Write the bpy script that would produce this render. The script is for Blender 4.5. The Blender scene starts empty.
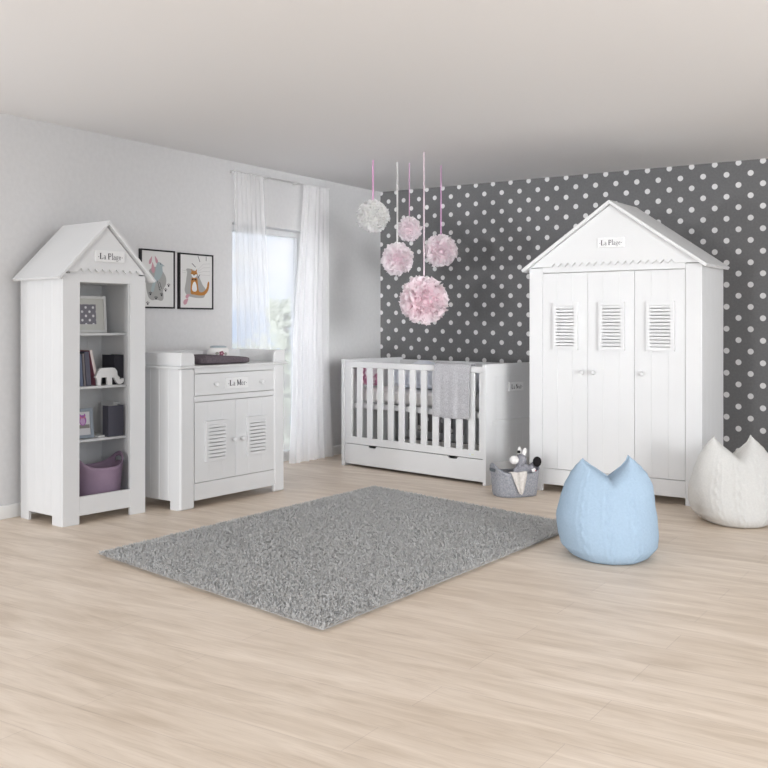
import bpy, bmesh, math, random
import numpy as np
from mathutils import Vector, Matrix

R = math.radians
S = bpy.context.scene
COL = S.collection

# ------------------------------------------------------------------ camera
cam_d = bpy.data.cameras.new('camera')
cam = bpy.data.objects.new('camera', cam_d)
COL.objects.link(cam)
cam.location = (5.214, -8.024, 1.2)
cam.rotation_euler = (R(90), 0, R(32.81))
cam_d.sensor_width = 36
cam_d.lens = 974.933 / 768 * 36
cam_d.shift_y = -60.37 / 768
cam_d.clip_end = 2000
S.camera = cam
S.cycles.diffuse_bounces = 8
S.cycles.max_bounces = 16
S.cycles.transparent_max_bounces = 16

# ------------------------------------------------------------------ view
S.view_settings.view_transform = 'Standard'
S.view_settings.look = 'None'
S.view_settings.exposure = 0.17
S.view_settings.gamma = 1
S.view_settings.use_curve_mapping = False

# ------------------------------------------------------------------ sky
wd = bpy.data.worlds.new('sky')
S.world = wd
wd.use_nodes = True
nt = wd.node_tree
nt.nodes.clear()
N = nt.nodes.new
out = N('ShaderNodeOutputWorld')
bg = N('ShaderNodeBackground')
tc = N('ShaderNodeTexCoord')
mp = N('ShaderNodeMapping'); mp.inputs['Scale'].default_value = (6, 6, 22)
nz = N('ShaderNodeTexNoise'); nz.inputs['Scale'].default_value = 2.2; nz.inputs['Detail'].default_value = 5
cr = N('ShaderNodeValToRGB')
cr.color_ramp.elements[0].position = .42; cr.color_ramp.elements[0].color = (.80, .88, 1.0, 1)
cr.color_ramp.elements[1].position = .62; cr.color_ramp.elements[1].color = (1.0, 1.0, 1.0, 1)
nt.links.new(tc.outputs['Generated'], mp.inputs['Vector'])
nt.links.new(mp.outputs['Vector'], nz.inputs['Vector'])
nt.links.new(nz.outputs['Fac'], cr.inputs['Fac'])
# sky raised behind the camera as added fill for the room
sx = N('ShaderNodeSeparateXYZ'); nt.links.new(tc.outputs['Generated'], sx.inputs[0])
gr = N('ShaderNodeMapRange'); gr.inputs['From Min'].default_value = .2; gr.inputs['From Max'].default_value = -.9
gr.inputs['To Min'].default_value = .80; gr.inputs['To Max'].default_value = 1.38
nt.links.new(sx.outputs['Y'], gr.inputs['Value'])
vm = N('ShaderNodeVectorMath'); vm.operation = 'SCALE'
nt.links.new(cr.outputs['Color'], vm.inputs[0]); nt.links.new(gr.outputs[0], vm.inputs['Scale'])
nt.links.new(vm.outputs[0], bg.inputs['Color'])
bg.inputs['Strength'].default_value = 1.08
nt.links.new(bg.outputs[0], out.inputs[0])

# ------------------------------------------------------------------ studio lamps and added fill lights
def area(name, loc, target, size, power, color=(1, 1, 1)):
    d = bpy.data.lights.new(name, 'AREA')
    d.shape = 'DISK'; d.size = size; d.energy = power; d.color = color
    o = bpy.data.objects.new(name, d); COL.objects.link(o)
    o.location = loc
    o.rotation_euler = (Vector(target) - Vector(loc)).to_track_quat('-Z', 'Y').to_euler()
    return o
area('left_lamp', (-.55, -12.0, 1.0), (2.0, -1.5, 1.1),   .6, 135, (.98, .99, 1))
area('flash_lamp', (4.0, -16.0, 1.1), (2.2, -1.5, 1.2), .8, 265)
cl_ = area('corner_fill', (7.2, -5.8, 1.5), (.3, -1.0, 1.4), 2.6, 12)  # added fill, brightens the dim corner around the crib
cl_.data.spread = R(24)
sw_ = area('soft_side_fill', (7.2, -5.0, 1.5), (0, -1.2, 1.3), 4, 58)  # added unseen panel that lifts the left wall and the deep corner
sw_.data.color = (.97, .985, 1)
sw_.data.shape = 'RECTANGLE'; sw_.data.size = 5.0; sw_.data.size_y = 2.6

# ------------------------------------------------------------------ materials
def mat(name, color, rough=.5, **kw):
    m = bpy.data.materials.new(name); m.use_nodes = True
    b = m.node_tree.nodes['Principled BSDF']
    b.inputs['Base Color'].default_value = (*color, 1)
    b.inputs['Roughness'].default_value = rough
    b.inputs['Specular IOR Level'].default_value = kw.get('spec', .35)
    return m
def nodes(m):
    nt = m.node_tree
    return nt, nt.nodes, nt.links, nt.nodes['Principled BSDF']
def speckle(m, c1, c2, scale, bump=0., lo=.35, hi=.65, detail=4, coord='Object', stretch=None):
    nt, n, l, b = nodes(m)
    t = n.new('ShaderNodeTexCoord'); z = n.new('ShaderNodeTexNoise')
    z.inputs['Scale'].default_value = scale; z.inputs['Detail'].default_value = detail
    if stretch:
        mp = n.new('ShaderNodeMapping'); mp.inputs['Scale'].default_value = stretch
        l.new(t.outputs[coord], mp.inputs['Vector']); l.new(mp.outputs[0], z.inputs['Vector'])
    else:
        l.new(t.outputs[coord], z.inputs['Vector'])
    r = n.new('ShaderNodeValToRGB')
    r.color_ramp.elements[0].position = lo; r.color_ramp.elements[0].color = (*c1, 1)
    r.color_ramp.elements[1].position = hi; r.color_ramp.elements[1].color = (*c2, 1)
    l.new(z.outputs['Fac'], r.inputs['Fac']); l.new(r.outputs['Color'], b.inputs['Base Color'])
    if bump:
        bp = n.new('ShaderNodeBump'); bp.inputs['Strength'].default_value = bump; bp.inputs['Distance'].default_value = .01
        l.new(z.outputs['Fac'], bp.inputs['Height']); l.new(bp.outputs[0], b.inputs['Normal'])
    return m

M_white = mat('white_lacquer', (.80, .80, .79), .38, spec=.4)
speckle(M_white, (.670, .678, .686), (.690, .697, .704), 3)
M_whiteB = mat('white_plaque', (.76, .765, .77), .4)
M_wall = speckle(mat('grey_wall_paint', (.66, .66, .665), .9, spec=.1), (.65, .65, .655), (.675, .675, .68), 30, .05)
M_ceil = mat('ceiling_paint', (.84, .84, .845), .95, spec=.1)
M_base = mat('white_skirting', (.80, .80, .79), .45)
M_ink = mat('dark_ink', (.03, .025, .035), .7)
M_dark = mat('recess_shade', (.10, .10, .10), .8)
M_black = mat('black_frame', (.012, .012, .014), .4)
M_chrome = mat('metal_rail', (.75, .75, .75), .3); M_chrome.node_tree.nodes['Principled BSDF'].inputs['Metallic'].default_value = .4

# wallpaper: charcoal with a staggered grid of white dots
def wallpaper():
    m = mat('polka_dot_wallpaper', (.1, .1, .1), .85, spec=.15)
    nt, n, l, b = nodes(m)
    def ma(op, a, c=None, d=None):
        q = n.new('ShaderNodeMath'); q.operation = op
        for i, v in enumerate((a, c, d)):
            if v is None: continue
            if isinstance(v, (int, float)): q.inputs[i].default_value = v
            else: l.new(v, q.inputs[i])
        return q.outputs[0]
    tc = n.new('ShaderNodeTexCoord'); sp = n.new('ShaderNodeSeparateXYZ')
    l.new(tc.outputs['Object'], sp.inputs[0])
    x, z = sp.outputs['X'], sp.outputs['Z']
    u = ma('SUBTRACT', x, .008)
    s = ma('MULTIPLY', u, ma('MULTIPLY_ADD', u, -.119, 11.649))          # half steps across
    hz = ma('MULTIPLY_ADD', x, .00133, .0834)                             # half step height
    t = ma('DIVIDE', ma('SUBTRACT', 2.476, z), hz)                       # half steps down
    def cell(off):
        a = ma('SUBTRACT', ma('MULTIPLY', ma('ADD', s, off), .5), ma('ROUND', ma('MULTIPLY', ma('ADD', s, off), .5)))
        c = ma('SUBTRACT', ma('MULTIPLY', ma('ADD', t, off), .5), ma('ROUND', ma('MULTIPLY', ma('ADD', t, off), .5)))
        a = ma('MULTIPLY', a, .178); c = ma('MULTIPLY', c, .1715)
        return ma('SQRT', ma('ADD', ma('MULTIPLY', a, a), ma('MULTIPLY', c, c)))
    d = ma('MINIMUM', cell(0.), cell(1.))
    mr = n.new('ShaderNodeMapRange'); mr.inputs['From Min'].default_value = .0232; mr.inputs['From Max'].default_value = .0212
    l.new(d, mr.inputs['Value'])
    nzz = n.new('ShaderNodeTexNoise'); nzz.inputs['Scale'].default_value = 60; nzz.inputs['Detail'].default_value = 4
    l.new(tc.outputs['Object'], nzz.inputs['Vector'])
    r = n.new('ShaderNodeValToRGB')
    r.color_ramp.elements[0].color = (.180, .181, .185, 1); r.color_ramp.elements[1].color = (.208, .209, .213, 1)
    r.color_ramp.elements[0].position = .3; r.color_ramp.elements[1].position = .7
    l.new(nzz.outputs['Fac'], r.inputs['Fac'])
    mx = n.new('ShaderNodeMix'); mx.data_type = 'RGBA'
    l.new(mr.outputs[0], mx.inputs['Factor']); l.new(r.outputs['Color'], mx.inputs['A']); mx.inputs['B'].default_value = (.84, .84, .84, 1)
    l.new(mx.outputs['Result'], b.inputs['Base Color'])
    return m
M_dots = wallpaper()

# pale oak laminate, boards along x
def wood_floor():
    m = mat('pale_oak_laminate', (.6, .5, .4), .42, spec=.4)
    nt, n, l, b = nodes(m)
    tc = n.new('ShaderNodeTexCoord')
    br = n.new('ShaderNodeTexBrick')
    br.inputs['Scale'].default_value = 1; br.inputs['Brick Width'].default_value = 1.38; br.inputs['Row Height'].default_value = .193
    br.inputs['Mortar Size'].default_value = .0012; br.inputs['Mortar Smooth'].default_value = .3; br.inputs['Bias'].default_value = 0
    br.offset = .37
    br.inputs['Color1'].default_value = (.78, .675, .565, 1); br.inputs['Color2'].default_value = (.83, .725, .615, 1)
    br.inputs['Mortar'].default_value = (.64, .54, .46, 1)
    l.new(tc.outputs['Object'], br.inputs['Vector'])
    mp = n.new('ShaderNodeMapping'); mp.inputs['Scale'].default_value = (.9, 5.5, 1)
    l.new(tc.outputs['Object'], mp.inputs['Vector'])
    a = n.new('ShaderNodeTexNoise'); a.inputs['Scale'].default_value = 2.2; a.inputs['Detail'].default_value = 6; a.inputs['Roughness'].default_value = .6; a.inputs['Distortion'].default_value = .6
    l.new(mp.outputs[0], a.inputs['Vector'])
    r = n.new('ShaderNodeValToRGB')
    r.color_ramp.elements[0].position = .3; r.color_ramp.elements[0].color = (.70, .65, .595, 1)
    r.color_ramp.elements[1].position = .66; r.color_ramp.elements[1].color = (1, 1, 1, 1)
    l.new(a.outputs['Fac'], r.inputs['Fac'])
    mp2 = n.new('ShaderNodeMapping'); mp2.inputs['Scale'].default_value = (3, 60, 1)
    l.new(tc.outputs['Object'], mp2.inputs['Vector'])
    a2 = n.new('ShaderNodeTexNoise'); a2.inputs['Scale'].default_value = 2; a2.inputs['Detail'].default_value = 4
    l.new(mp2.outputs[0], a2.inputs['Vector'])
    r2 = n.new('ShaderNodeValToRGB')
    r2.color_ramp.elements[0].position = .25; r2.color_ramp.elements[0].color = (.86, .83, .80, 1)
    r2.color_ramp.elements[1].position = .5; r2.color_ramp.elements[1].color = (1, 1, 1, 1)
    l.new(a2.outputs['Fac'], r2.inputs['Fac'])
    x1 = n.new('ShaderNodeMix'); x1.data_type = 'RGBA'; x1.blend_type = 'MULTIPLY'; x1.inputs['Factor'].default_value = .8
    l.new(br.outputs['Color'], x1.inputs['A']); l.new(r.outputs['Color'], x1.inputs['B'])
    x2 = n.new('ShaderNodeMix'); x2.data_type = 'RGBA'; x2.blend_type = 'MULTIPLY'; x2.inputs['Factor'].default_value = .7
    l.new(x1.outputs['Result'], x2.inputs['A']); l.new(r2.outputs['Color'], x2.inputs['B'])
    l.new(x2.outputs['Result'], b.inputs['Base Color'])
    return m
M_floor = wood_floor()

def sheer(name, col, alpha):
    m = bpy.data.materials.new(name); m.use_nodes = True
    nt = m.node_tree; n = nt.nodes; l = nt.links; n.clear()
    o = n.new('ShaderNodeOutputMaterial'); mx = n.new('ShaderNodeMixShader'); mx2 = n.new('ShaderNodeMixShader')
    tr = n.new('ShaderNodeBsdfTransparent'); tl = n.new('ShaderNodeBsdfTranslucent'); df = n.new('ShaderNodeBsdfDiffuse')
    tl.inputs['Color'].default_value = (*col, 1); df.inputs['Color'].default_value = (*col, 1)
    mx2.inputs[0].default_value = .45
    l.new(df.outputs[0], mx2.inputs[1]); l.new(tl.outputs[0], mx2.inputs[2])
    mx.inputs[0].default_value = alpha
    l.new(tr.outputs[0], mx.inputs[1]); l.new(mx2.outputs[0], mx.inputs[2])
    l.new(mx.outputs[0], o.inputs[0])
    return m
M_sheer = sheer('sheer_curtain_voile', (.98, .98, .99), .34)
M_sheerR = sheer('sheer_curtain_voile_doubled', (.98, .98, .99), .72)
M_glass = sheer('window_glass', (.97, .98, 1), .27)  # white mixed into the pane for the washed-out haze outside

def tissue(name, c_in, c_out, rad):
    m = bpy.data.materials.new(name); m.use_nodes = True
    nt = m.node_tree; n = nt.nodes; l = nt.links; n.clear()
    o = n.new('ShaderNodeOutputMaterial'); mx = n.new('ShaderNodeMixShader')
    tl = n.new('ShaderNodeBsdfTranslucent'); df = n.new('ShaderNodeBsdfDiffuse')
    tc = n.new('ShaderNodeTexCoord'); ln = n.new('ShaderNodeVectorMath'); ln.operation = 'LENGTH'
    l.new(tc.outputs['Object'], ln.inputs[0])
    mr = n.new('ShaderNodeMapRange'); mr.inputs['From Min'].default_value = rad * .5; mr.inputs['From Max'].default_value = rad * .95
    l.new(ln.outputs['Value'], mr.inputs['Value'])
    cm = n.new('ShaderNodeMix'); cm.data_type = 'RGBA'
    cm.inputs['A'].default_value = (*c_in, 1); cm.inputs['B'].default_value = (*c_out, 1)
    l.new(mr.outputs[0], cm.inputs['Factor'])
    l.new(cm.outputs['Result'], tl.inputs['Color']); l.new(cm.outputs['Result'], df.inputs['Color'])
    mx.inputs[0].default_value = .5
    l.new(df.outputs[0], mx.inputs[1]); l.new(tl.outputs[0], mx.inputs[2]); l.new(mx.outputs[0], o.inputs[0])
    return m

# ------------------------------------------------------------------ mesh helpers
class MB:
    def __init__(s): s.bm = bmesh.new(); s.mi = 0
    def face(s, pts):
        vs = [s.bm.verts.new(p) for p in pts]
        f = s.bm.faces.new(vs); f.material_index = s.mi; return f
    def box(s, x0, x1, y0, y1, z0, z1):
        c = [(x, y, z) for x in (x0, x1) for y in (y0, y1) for z in (z0, z1)]
        v = [s.bm.verts.new(p) for p in c]
        for q in ((0, 1, 3, 2), (4, 6, 7, 5), (0, 4, 5, 1), (2, 3, 7, 6), (0, 2, 6, 4), (1, 5, 7, 3)):
            f = s.bm.faces.new([v[i] for i in q]); f.material_index = s.mi
        return s
    def prism(s, poly, a0, a1, axis):
        def P(p, a):
            return {'x': (a, p[0], p[1]), 'y': (p[0], a, p[1]), 'z': (p[0], p[1], a)}[axis]
        A = [s.bm.verts.new(P(p, a0)) for p in poly]; B = [s.bm.verts.new(P(p, a1)) for p in poly]
        n = len(poly)
        fs = [s.bm.faces.new(A), s.bm.faces.new(list(reversed(B)))]
        for i in range(n): fs.append(s.bm.faces.new([A[i], B[i], B[(i + 1) % n], A[(i + 1) % n]]))
        for f in fs: f.material_index = s.mi
        return s
    def lathe(s, prof, c=(0, 0, 0), seg=24, axis='z'):
        rings = []
        for r, h in prof:
            ring = []
            for i in range(seg):
                a = 2 * math.pi * i / seg
                p = (r * math.cos(a), r * math.sin(a), h)
                if axis == 'y': p = (p[0], -p[2], p[1])
                if axis == 'x': p = (p[2], p[0], p[1])
                ring.append(s.bm.verts.new((c[0] + p[0], c[1] + p[1], c[2] + p[2])))
            rings.append(ring)
        for a, b in zip(rings, rings[1:]):
            for i in range(seg):
                f = s.bm.faces.new([a[i], a[(i + 1) % seg], b[(i + 1) % seg], b[i]]); f.material_index = s.mi; f.smooth = True
        for ring in (rings[0], rings[-1]):
            f = s.bm.faces.new(ring); f.material_index = s.mi
        return s
    def grid(s, fn, nu, nv, closed=False, smooth=True, skip=None):
        V = [[s.bm.verts.new(fn(i / nu, j / nv)) for j in range(nv + 1)] for i in range(nu + (0 if closed else 1))]
        for i in range(nu):
            for j in range(nv):
                if skip and skip(i, j): continue
                k = (i + 1) % len(V) if closed else i + 1
                f = s.bm.faces.new([V[i][j], V[k][j], V[k][j + 1], V[i][j + 1]]); f.material_index = s.mi; f.smooth = smooth
        return V
    def sphere(s, c, r, seg=20, rings=12, fn=None):
        def f(u, v):
            a = 2 * math.pi * u; t = math.pi * v
            d = Vector((math.sin(t) * math.cos(a), math.sin(t) * math.sin(a), math.cos(t)))
            k = fn(d) if fn else 1
            return (c[0] + r[0] * d.x * k, c[1] + r[1] * d.y * k, c[2] + r[2] * d.z * k)
        s.grid(f, seg, rings, closed=True); return s
    def build(s, name, m, parent=None, bevel=0., seg=2, smooth=False, weld=1e-5):
        bmesh.ops.remove_doubles(s.bm, verts=s.bm.verts, dist=weld)
        bmesh.ops.recalc_face_normals(s.bm, faces=s.bm.faces)
        me = bpy.data.meshes.new(name); s.bm.to_mesh(me); s.bm.free()
        ms = m if isinstance(m, (list, tuple)) else [m]
        for q in ms: me.materials.append(q)
        o = bpy.data.objects.new(name, me); COL.objects.link(o)
        if parent: o.parent = parent
        if smooth:
            for p in me.polygons: p.use_smooth = True
        if bevel:
            b = o.modifiers.new('bevel', 'BEVEL'); b.width = bevel; b.segments = seg; b.limit_method = 'ANGLE'; b.angle_limit = R(40)
            b.harden_normals = False
        return o

def tag(o, label, cat, group=None):
    o['label'] = label; o['category'] = cat
    if group: o['group'] = group
    return o
def thing(name, label, cat, loc, rz=0, group=None):
    o = bpy.data.objects.new(name, None); COL.objects.link(o)
    o.empty_display_size = .1
    o.location = loc; o.rotation_euler = (0, 0, rz)
    return tag(o, label, cat, group)
def struct(o):
    o['kind'] = 'structure'; return o
def place(o, loc, rz=0, rx=0, ry=0):
    o.location = loc; o.rotation_euler = (rx, ry, rz); return o

def grooved(mb, x0, x1, d0, d1, z0, z1, gr, axis='x', w=.0035, dep=.0016):
    """vertical board panel; front face at d0 with V grooves at gr; axis = direction of the width"""
    pts = [(x0, d0)]
    sgn = 1 if d1 > d0 else -1
    for g in gr: pts += [(g - w / 2, d0), (g, d0 + sgn * dep), (g + w / 2, d0)]
    pts += [(x1, d0), (x1, d1), (x0, d1)]
    if axis == 'y': pts = [(b, a) for a, b in pts]
    mb.prism(pts, z0, z1, 'z')

# lettering: serif strokes as ribbons.  Each glyph: advance, list of (points, width)
def arc(cx, cy, rx, ry, a0, a1, n=10):
    return [(cx + rx * math.cos(R(a0 + (a1 - a0) * i / n)), cy + ry * math.sin(R(a0 + (a1 - a0) * i / n))) for i in range(n + 1)]
T, K = .07, .19
GL = {
 'L': (.76, [([(.18, 0), (.18, 1)], K), ([(.05, .98), (.34, .98)], T), ([(.05, .025), (.6, .025)], T), ([(.585, 0), (.61, .25)], T)]),
 'a': (.52, [(arc(.2, .17, .15, .17, 60, 330), .07), ([(.36, .02), (.36, .5)], .11), (arc(.22, .46, .15, .16, 0, 160), .06), ([(.36, .03), (.48, .05)], T)]),
 'P': (.76, [([(.18, 0), (.18, 1)], K), ([(.05, .98), (.36, .98)], T), ([(.05, .025), (.34, .025)], T), (arc(.36, .73, .27, .25, 90, -90), .11), ([(.18, .47), (.34, .47)], T)]),
 'l': (.3, [([(.15, 0), (.15, 1.05)], .11), ([(.04, .025), (.27, .025)], T), ([(.04, 1.02), (.15, 1.05)], T)]),
 'g': (.54, [(arc(.22, .38, .16, .18, 0, 360, 16), .07), (arc(.24, -.1, .2, .15, 0, 360, 16), .05), ([(.16, .2), (.12, .1), (.3, .06)], .05), ([(.34, .5), (.5, .57)], T)]),
 'e': (.5, [(arc(.24, .29, .18, .27, 20, 320, 16), .075), ([(.08, .32), (.42, .32)], T)]),
 'M': (1.0, [([(.16, 0), (.16, 1)], T + .02), ([(.15, .98), (.5, .1)], K), ([(.5, .1), (.84, .98)], T), ([(.84, 0), (.84, 1)], K), ([(.02, .98), (.2, .98)], T), ([(.04, .025), (.3, .025)], T), ([(.7, .025), (.98, .025)], T), ([(.8, .98), (.98, .98)], T)]),
 'r': (.42, [([(.14, 0), (.14, .56)], .11), ([(.03, .025), (.28, .025)], T), (arc(.3, .36, .14, .2, 170, 50), .06)]),
 'N': (.85, [([(.14, 0), (.14, 1)], T + .02), ([(.14, .98), (.7, .02)], K), ([(.7, 0), (.7, 1)], T + .02), ([(.02, .98), (.2, .98)], T), ([(.02, .025), (.28, .025)], T), ([(.58, .98), (.82, .98)], T)]),
 'u': (.58, [([(.13, .56), (.13, .18)], .11), (arc(.28, .18, .15, .17, 180, 360), .07), ([(.43, 0), (.43, .56)], .11), ([(.43, .02), (.54, .04)], T)]),
 'i': (.3, [([(.15, 0), (.15, .56)], .11), ([(.04, .025), (.27, .025)], T), ([(.1, .78), (.2, .78)], .1)]),
 't': (.36, [([(.15, .08), (.15, .8)], .1), ([(.03, .55), (.32, .55)], T), (arc(.24, .1, .09, .09, 180, 320), .06)]),
 ' ': (.3, []),
 '.': (.36, [([(.12, .38), (.24, .38)], .12)]),
}
def lettering(text, width, height, parent, loc, rz=0, name='lettering'):
    """flat ink letters standing in the xz plane, facing -y, centred on loc"""
    adv = sum(GL[c][0] for c in text)
    h = height; k = width / adv
    mb = MB(); x = -width / 2
    for c in text:
        a, st = GL[c]
        for pts, w in st:
            for i in range(len(pts) - 1):
                p, q = Vector(pts[i]), Vector(pts[i + 1])
                d = (q - p); L = d.length
                if L < 1e-6: continue
                nn = Vector((-d.y, d.x)) / L * (w / 2)
                e = d / L * .01
                p = p - e; q = q + e
                quad = [p + nn, q + nn, q - nn, p - nn]
                mb.face([(x + v.x * k, 0, (v.y - .45) * h) for v in quad])
        x += a * k
    o = mb.build(name, M_ink, parent)
    o.location = loc; o.rotation_euler = (0, 0, rz)
    return o

def plaque(parent, x0, x1, z0, z1, y, text, th=.014, name='sign_plaque'):
    mb = MB(); mb.box(x0, x1, y - th, y, z0, z1)
    p = mb.build(name, M_whiteB, parent, .004, 3)
    lettering(text, (x1 - x0) * .86, (z1 - z0) * .5, p, ((x0 + x1) / 2, y - th - .0008, (z0 + z1) / 2 - .002))
    return p

def knob(parent, x, y, z, r=.017):
    mb = MB()
    mb.lathe([(r * .45, 0), (r * .4, r * .6), (r * .75, r * .9), (r, r * 1.5), (r * .9, r * 2.1), (r * .55, r * 2.5), (r * .1, r * 2.6)], (x, y, z), 20, 'y')
    return mb.build('knob', M_white, parent)

def louvred_door(parent, x0, x1, z0, z1, gs, lx, lz, y0, y1, bev):
    b = MB(); i = .014
    ax, bx, az, bz = lx[0] + i, lx[1] - i, lz[0] + i, lz[1] - i
    grooved(b, x0, x1, y0, y1, z0, az, gs); grooved(b, x0, x1, y0, y1, bz, z1, gs)
    grooved(b, x0, ax, y0, y1, az, bz, [g for g in gs if g < ax - .004]); grooved(b, bx, x1, y0, y1, az, bz, [g for g in gs if g > bx + .004])
    d = b.build('door', M_white, parent)
    louvre(d, lx[0], lx[1], lz[0], lz[1], LN[0], y0, *LN[1:])
    return d
def louvre(parent, x0, x1, z0, z1, n, y, fr=.024, th=.02):
    """slatted shutter panel standing proud of a door"""
    mb = MB()
    mb.box(x0, x0 + fr, y - th, y, z0, z1); mb.box(x1 - fr, x1, y - th, y, z0, z1)
    mb.box(x0 + fr, x1 - fr, y - th, y, z0, z0 + fr); mb.box(x0 + fr, x1 - fr, y - th, y, z1 - fr, z1)
    h = (z1 - z0 - 2 * fr) / n
    for i in range(n):
        a = z0 + fr + i * h
        mb.prism([(y - th * .92, a + h * .17), (y - th * .78, a + h * .99), (y - th * .30, a + h * .99), (y - th * .45, a + h * .17)], x0 + fr * .9, x1 - fr * .9, 'x')
    return mb.build('louvre_panel', M_white, parent, .0015, 1)

def gable(parent, w, zb, zr, eave, ze, teeth, xa, xb, y0, y1, notch=.026):
    """triangular board with a saw-tooth lower edge"""
    apex = w / 2
    sl = (zr - ze) / (apex + eave)
    def roof_z(x): return zr - .026 / math.cos(math.atan(sl)) - abs(x - apex) * sl
    pts = [(.0, zb)]
    p = (xb - xa) / teeth
    for i in range(teeth):
        c = xa + (i + .5) * p
        pts += [(c - p * .5, zb), (c, zb + notch)]
    pts += [(xb, zb), (w, zb)]
    if roof_z(w) > zb: pts += [(w, roof_z(w)), (apex, roof_z(apex)), (0, roof_z(0))]
    else:
        xx = apex + (roof_z(apex) - zb) / sl
        pts = [q for q in pts if 2 * apex - xx < q[0] < xx]
        pts = [(2 * apex - xx, zb)] + pts + [(xx, zb), (apex, roof_z(apex))]
    return MB().prism(pts, y0, y1, 'y').build('gable_board', M_white, parent, .0015, 1)

def roof(parent, w, zr, eave, ze, y0, y1, th=.02):
    apex = w / 2
    v = Vector((apex + eave, zr - ze)).normalized(); nrm = Vector((v.y, -v.x)) * th
    for s in (-1, 1):
        ex = -eave if s < 0 else w + eave
        d = Vector((apex - ex, zr - ze)); L = d.length; d /= L
        n_ = Vector((-d.y, d.x)) if s > 0 else Vector((d.y, -d.x))
        if n_.y > 0: n_ = -n_
        # inner apex kept on the centre line
        inner_apex = (apex, zr - th / abs(d.x))
        pts = [(ex, ze), (apex, zr), inner_apex, (ex + n_.x * th, ze + n_.y * th)]
        MB().prism(pts, y0, y1, 'y').build('roof_panel', M_white, parent, .002, 2)

# ------------------------------------------------------------------ room
HC = 2.4914
struct(MB().box(-.2, 9, -13, .2, -.15, 0).build('floor', M_floor))
struct(MB().box(-.2, 7.0, -9.0, .2, HC, HC + .15).build('ceiling', M_ceil))
struct(MB().box(-.2, 7.0, 0, .2, 0, HC).build('wall_back', M_dots))
WY0, WY1, WZ = -2.165, -1.106, 2.006          # window opening on the left wall
b = MB()
b.box(-.2, 0, -5.6, WY0, 0, HC); b.box(-.2, 0, WY1, 0, 0, HC); b.box(-.2, 0, WY0, WY1, WZ, HC)
struct(b.build('wall_left', M_wall))
b = MB()
for a, c in ((-5.6, WY0), (WY1, 0)):
    b.prism([(0, 0), (.014, 0), (.014, .075), (.009, .083), (0, .083)], a, c, 'y')
struct(b.build('baseboard_left', M_base, None, .002))
struct(MB().prism([(0, 0), (0, .083), (-.009, .083), (-.014, .075), (-.014, 0)], .014, 6.8, 'x').build('baseboard_back', M_base, None, .002))
# balcony window
wf = MB()
gx = -.15
wf.box(gx - .035, gx + .035, WY0, WY0 + .05, 0, WZ); wf.box(gx - .035, gx + .035, WY1 - .075, WY1, 0, WZ)
wf.box(gx - .035, gx + .035, WY0 + .05, WY1 - .075, WZ - .05, WZ); wf.box(gx - .035, gx + .035, WY0 + .05, WY1 - .075, 0, .085)
wfo = struct(wf.build('window_1', M_white, None, .003))
MB().box(gx - .004, gx + .004, WY0 + .045, WY1 - .07, .08, WZ - .045).build('pane', M_glass, wfo)

# ------------------------------------------------------------------ outside
random.seed(4)
M_hill = speckle(mat('hazy_hillside', (.55, .65, .78), 1, spec=0), (.44, .56, .74), (.58, .66, .78), .012, detail=6)  # distance haze is put into the pale blue hill colour
b = MB()
def hill(u, v):
    d = 60 + 520 * v
    az = R(100 + 70 * u)
    x, y = 5 + d * math.cos(az), -8 + d * math.sin(az)
    rise = -22 + 30 * v ** 2.2 + 6 * v * math.sin(u * 19 + 1) * .5 + 3.0 * v * math.sin(u * 43)
    return (x, y, rise)
b.grid(hill, 60, 14)
struct(b.build('hills', M_hill))
M_leafA = speckle(mat('pale_green_leaves', (.7, .72, .6), .8, spec=.1), (.66, .69, .53), (.80, .82, .68), 1.5)  # leaf colour paled to carry the outdoor haze
M_bark = mat('bark', (.42, .38, .33), .9)
def tree(loc, crowns, trunk_r, trunk_h, nl, leaf, label, seed):
    rnd = random.Random(seed)
    t = thing('tree', label, 'tree', loc, group=None)
    b = MB()
    b.lathe([(trunk_r * 1.3, 0), (trunk_r, trunk_h * .3), (trunk_r * .7, trunk_h * .7), (trunk_r * .25, trunk_h)], (0, 0, 0), 10)
    for (c, r) in crowns:
        p0 = Vector((0, 0, max(.3, c[2] - 1.2 * r[2]))); p1 = Vector(c)
        d = (p1 - p0)
        for i in range(3):
            w = trunk_r * .25
            b.face([p0 + Vector((w * math.cos(a), w * math.sin(a), 0)) if k == 0 else p1 + Vector((w * .3 * math.cos(a), w * .3 * math.sin(a), 0))
                    for (k, a) in ((0, i * 2.09), (0, i * 2.09 + 2.09), (1, i * 2.09 + 2.09), (1, i * 2.09))])
    b.build('trunk', M_bark, t)
    b = MB()
    for (c, r) in crowns:
        for i in range(nl):
            d = Vector((rnd.gauss(0, 1), rnd.gauss(0, 1), rnd.gauss(0, 1))).normalized() * (rnd.random() ** .45)
            p = Vector((c[0] + d.x * r[0], c[1] + d.y * r[1], c[2] + d.z * r[2]))
            a = Vector((rnd.uniform(-1, 1), rnd.uniform(-1, 1), rnd.uniform(-1, .4))).normalized()
            q = a.cross(Vector((rnd.uniform(-1, 1), rnd.uniform(-1, 1), rnd.uniform(-1, 1)))).normalized()
            L = leaf * rnd.uniform(.7, 1.3)
            b.face([p, p + a * L * .5 + q * L * .3, p + a * L, p + a * L * .5 - q * L * .3])
    b.build('foliage', M_leafA, t)
    return t
tree((-6.0, 6.05, -4.5), [((0, .0, 5.3), (.55, .55, .75)), ((.15, .1, 4.2), (.8, .8, .8)), ((-.1, 0, 3.1), (.95, .95, .9)), ((0, 0, 2.2), (.9, .9, .9)),
      ((.25, .1, 6.0), (.22, .25, .3)), ((-.15, .0, 5.9), (.2, .2, .25))], .09, 6.0, 420, .15, 'tall pale green leafy tree seen through the right of the window', 1)
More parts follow.
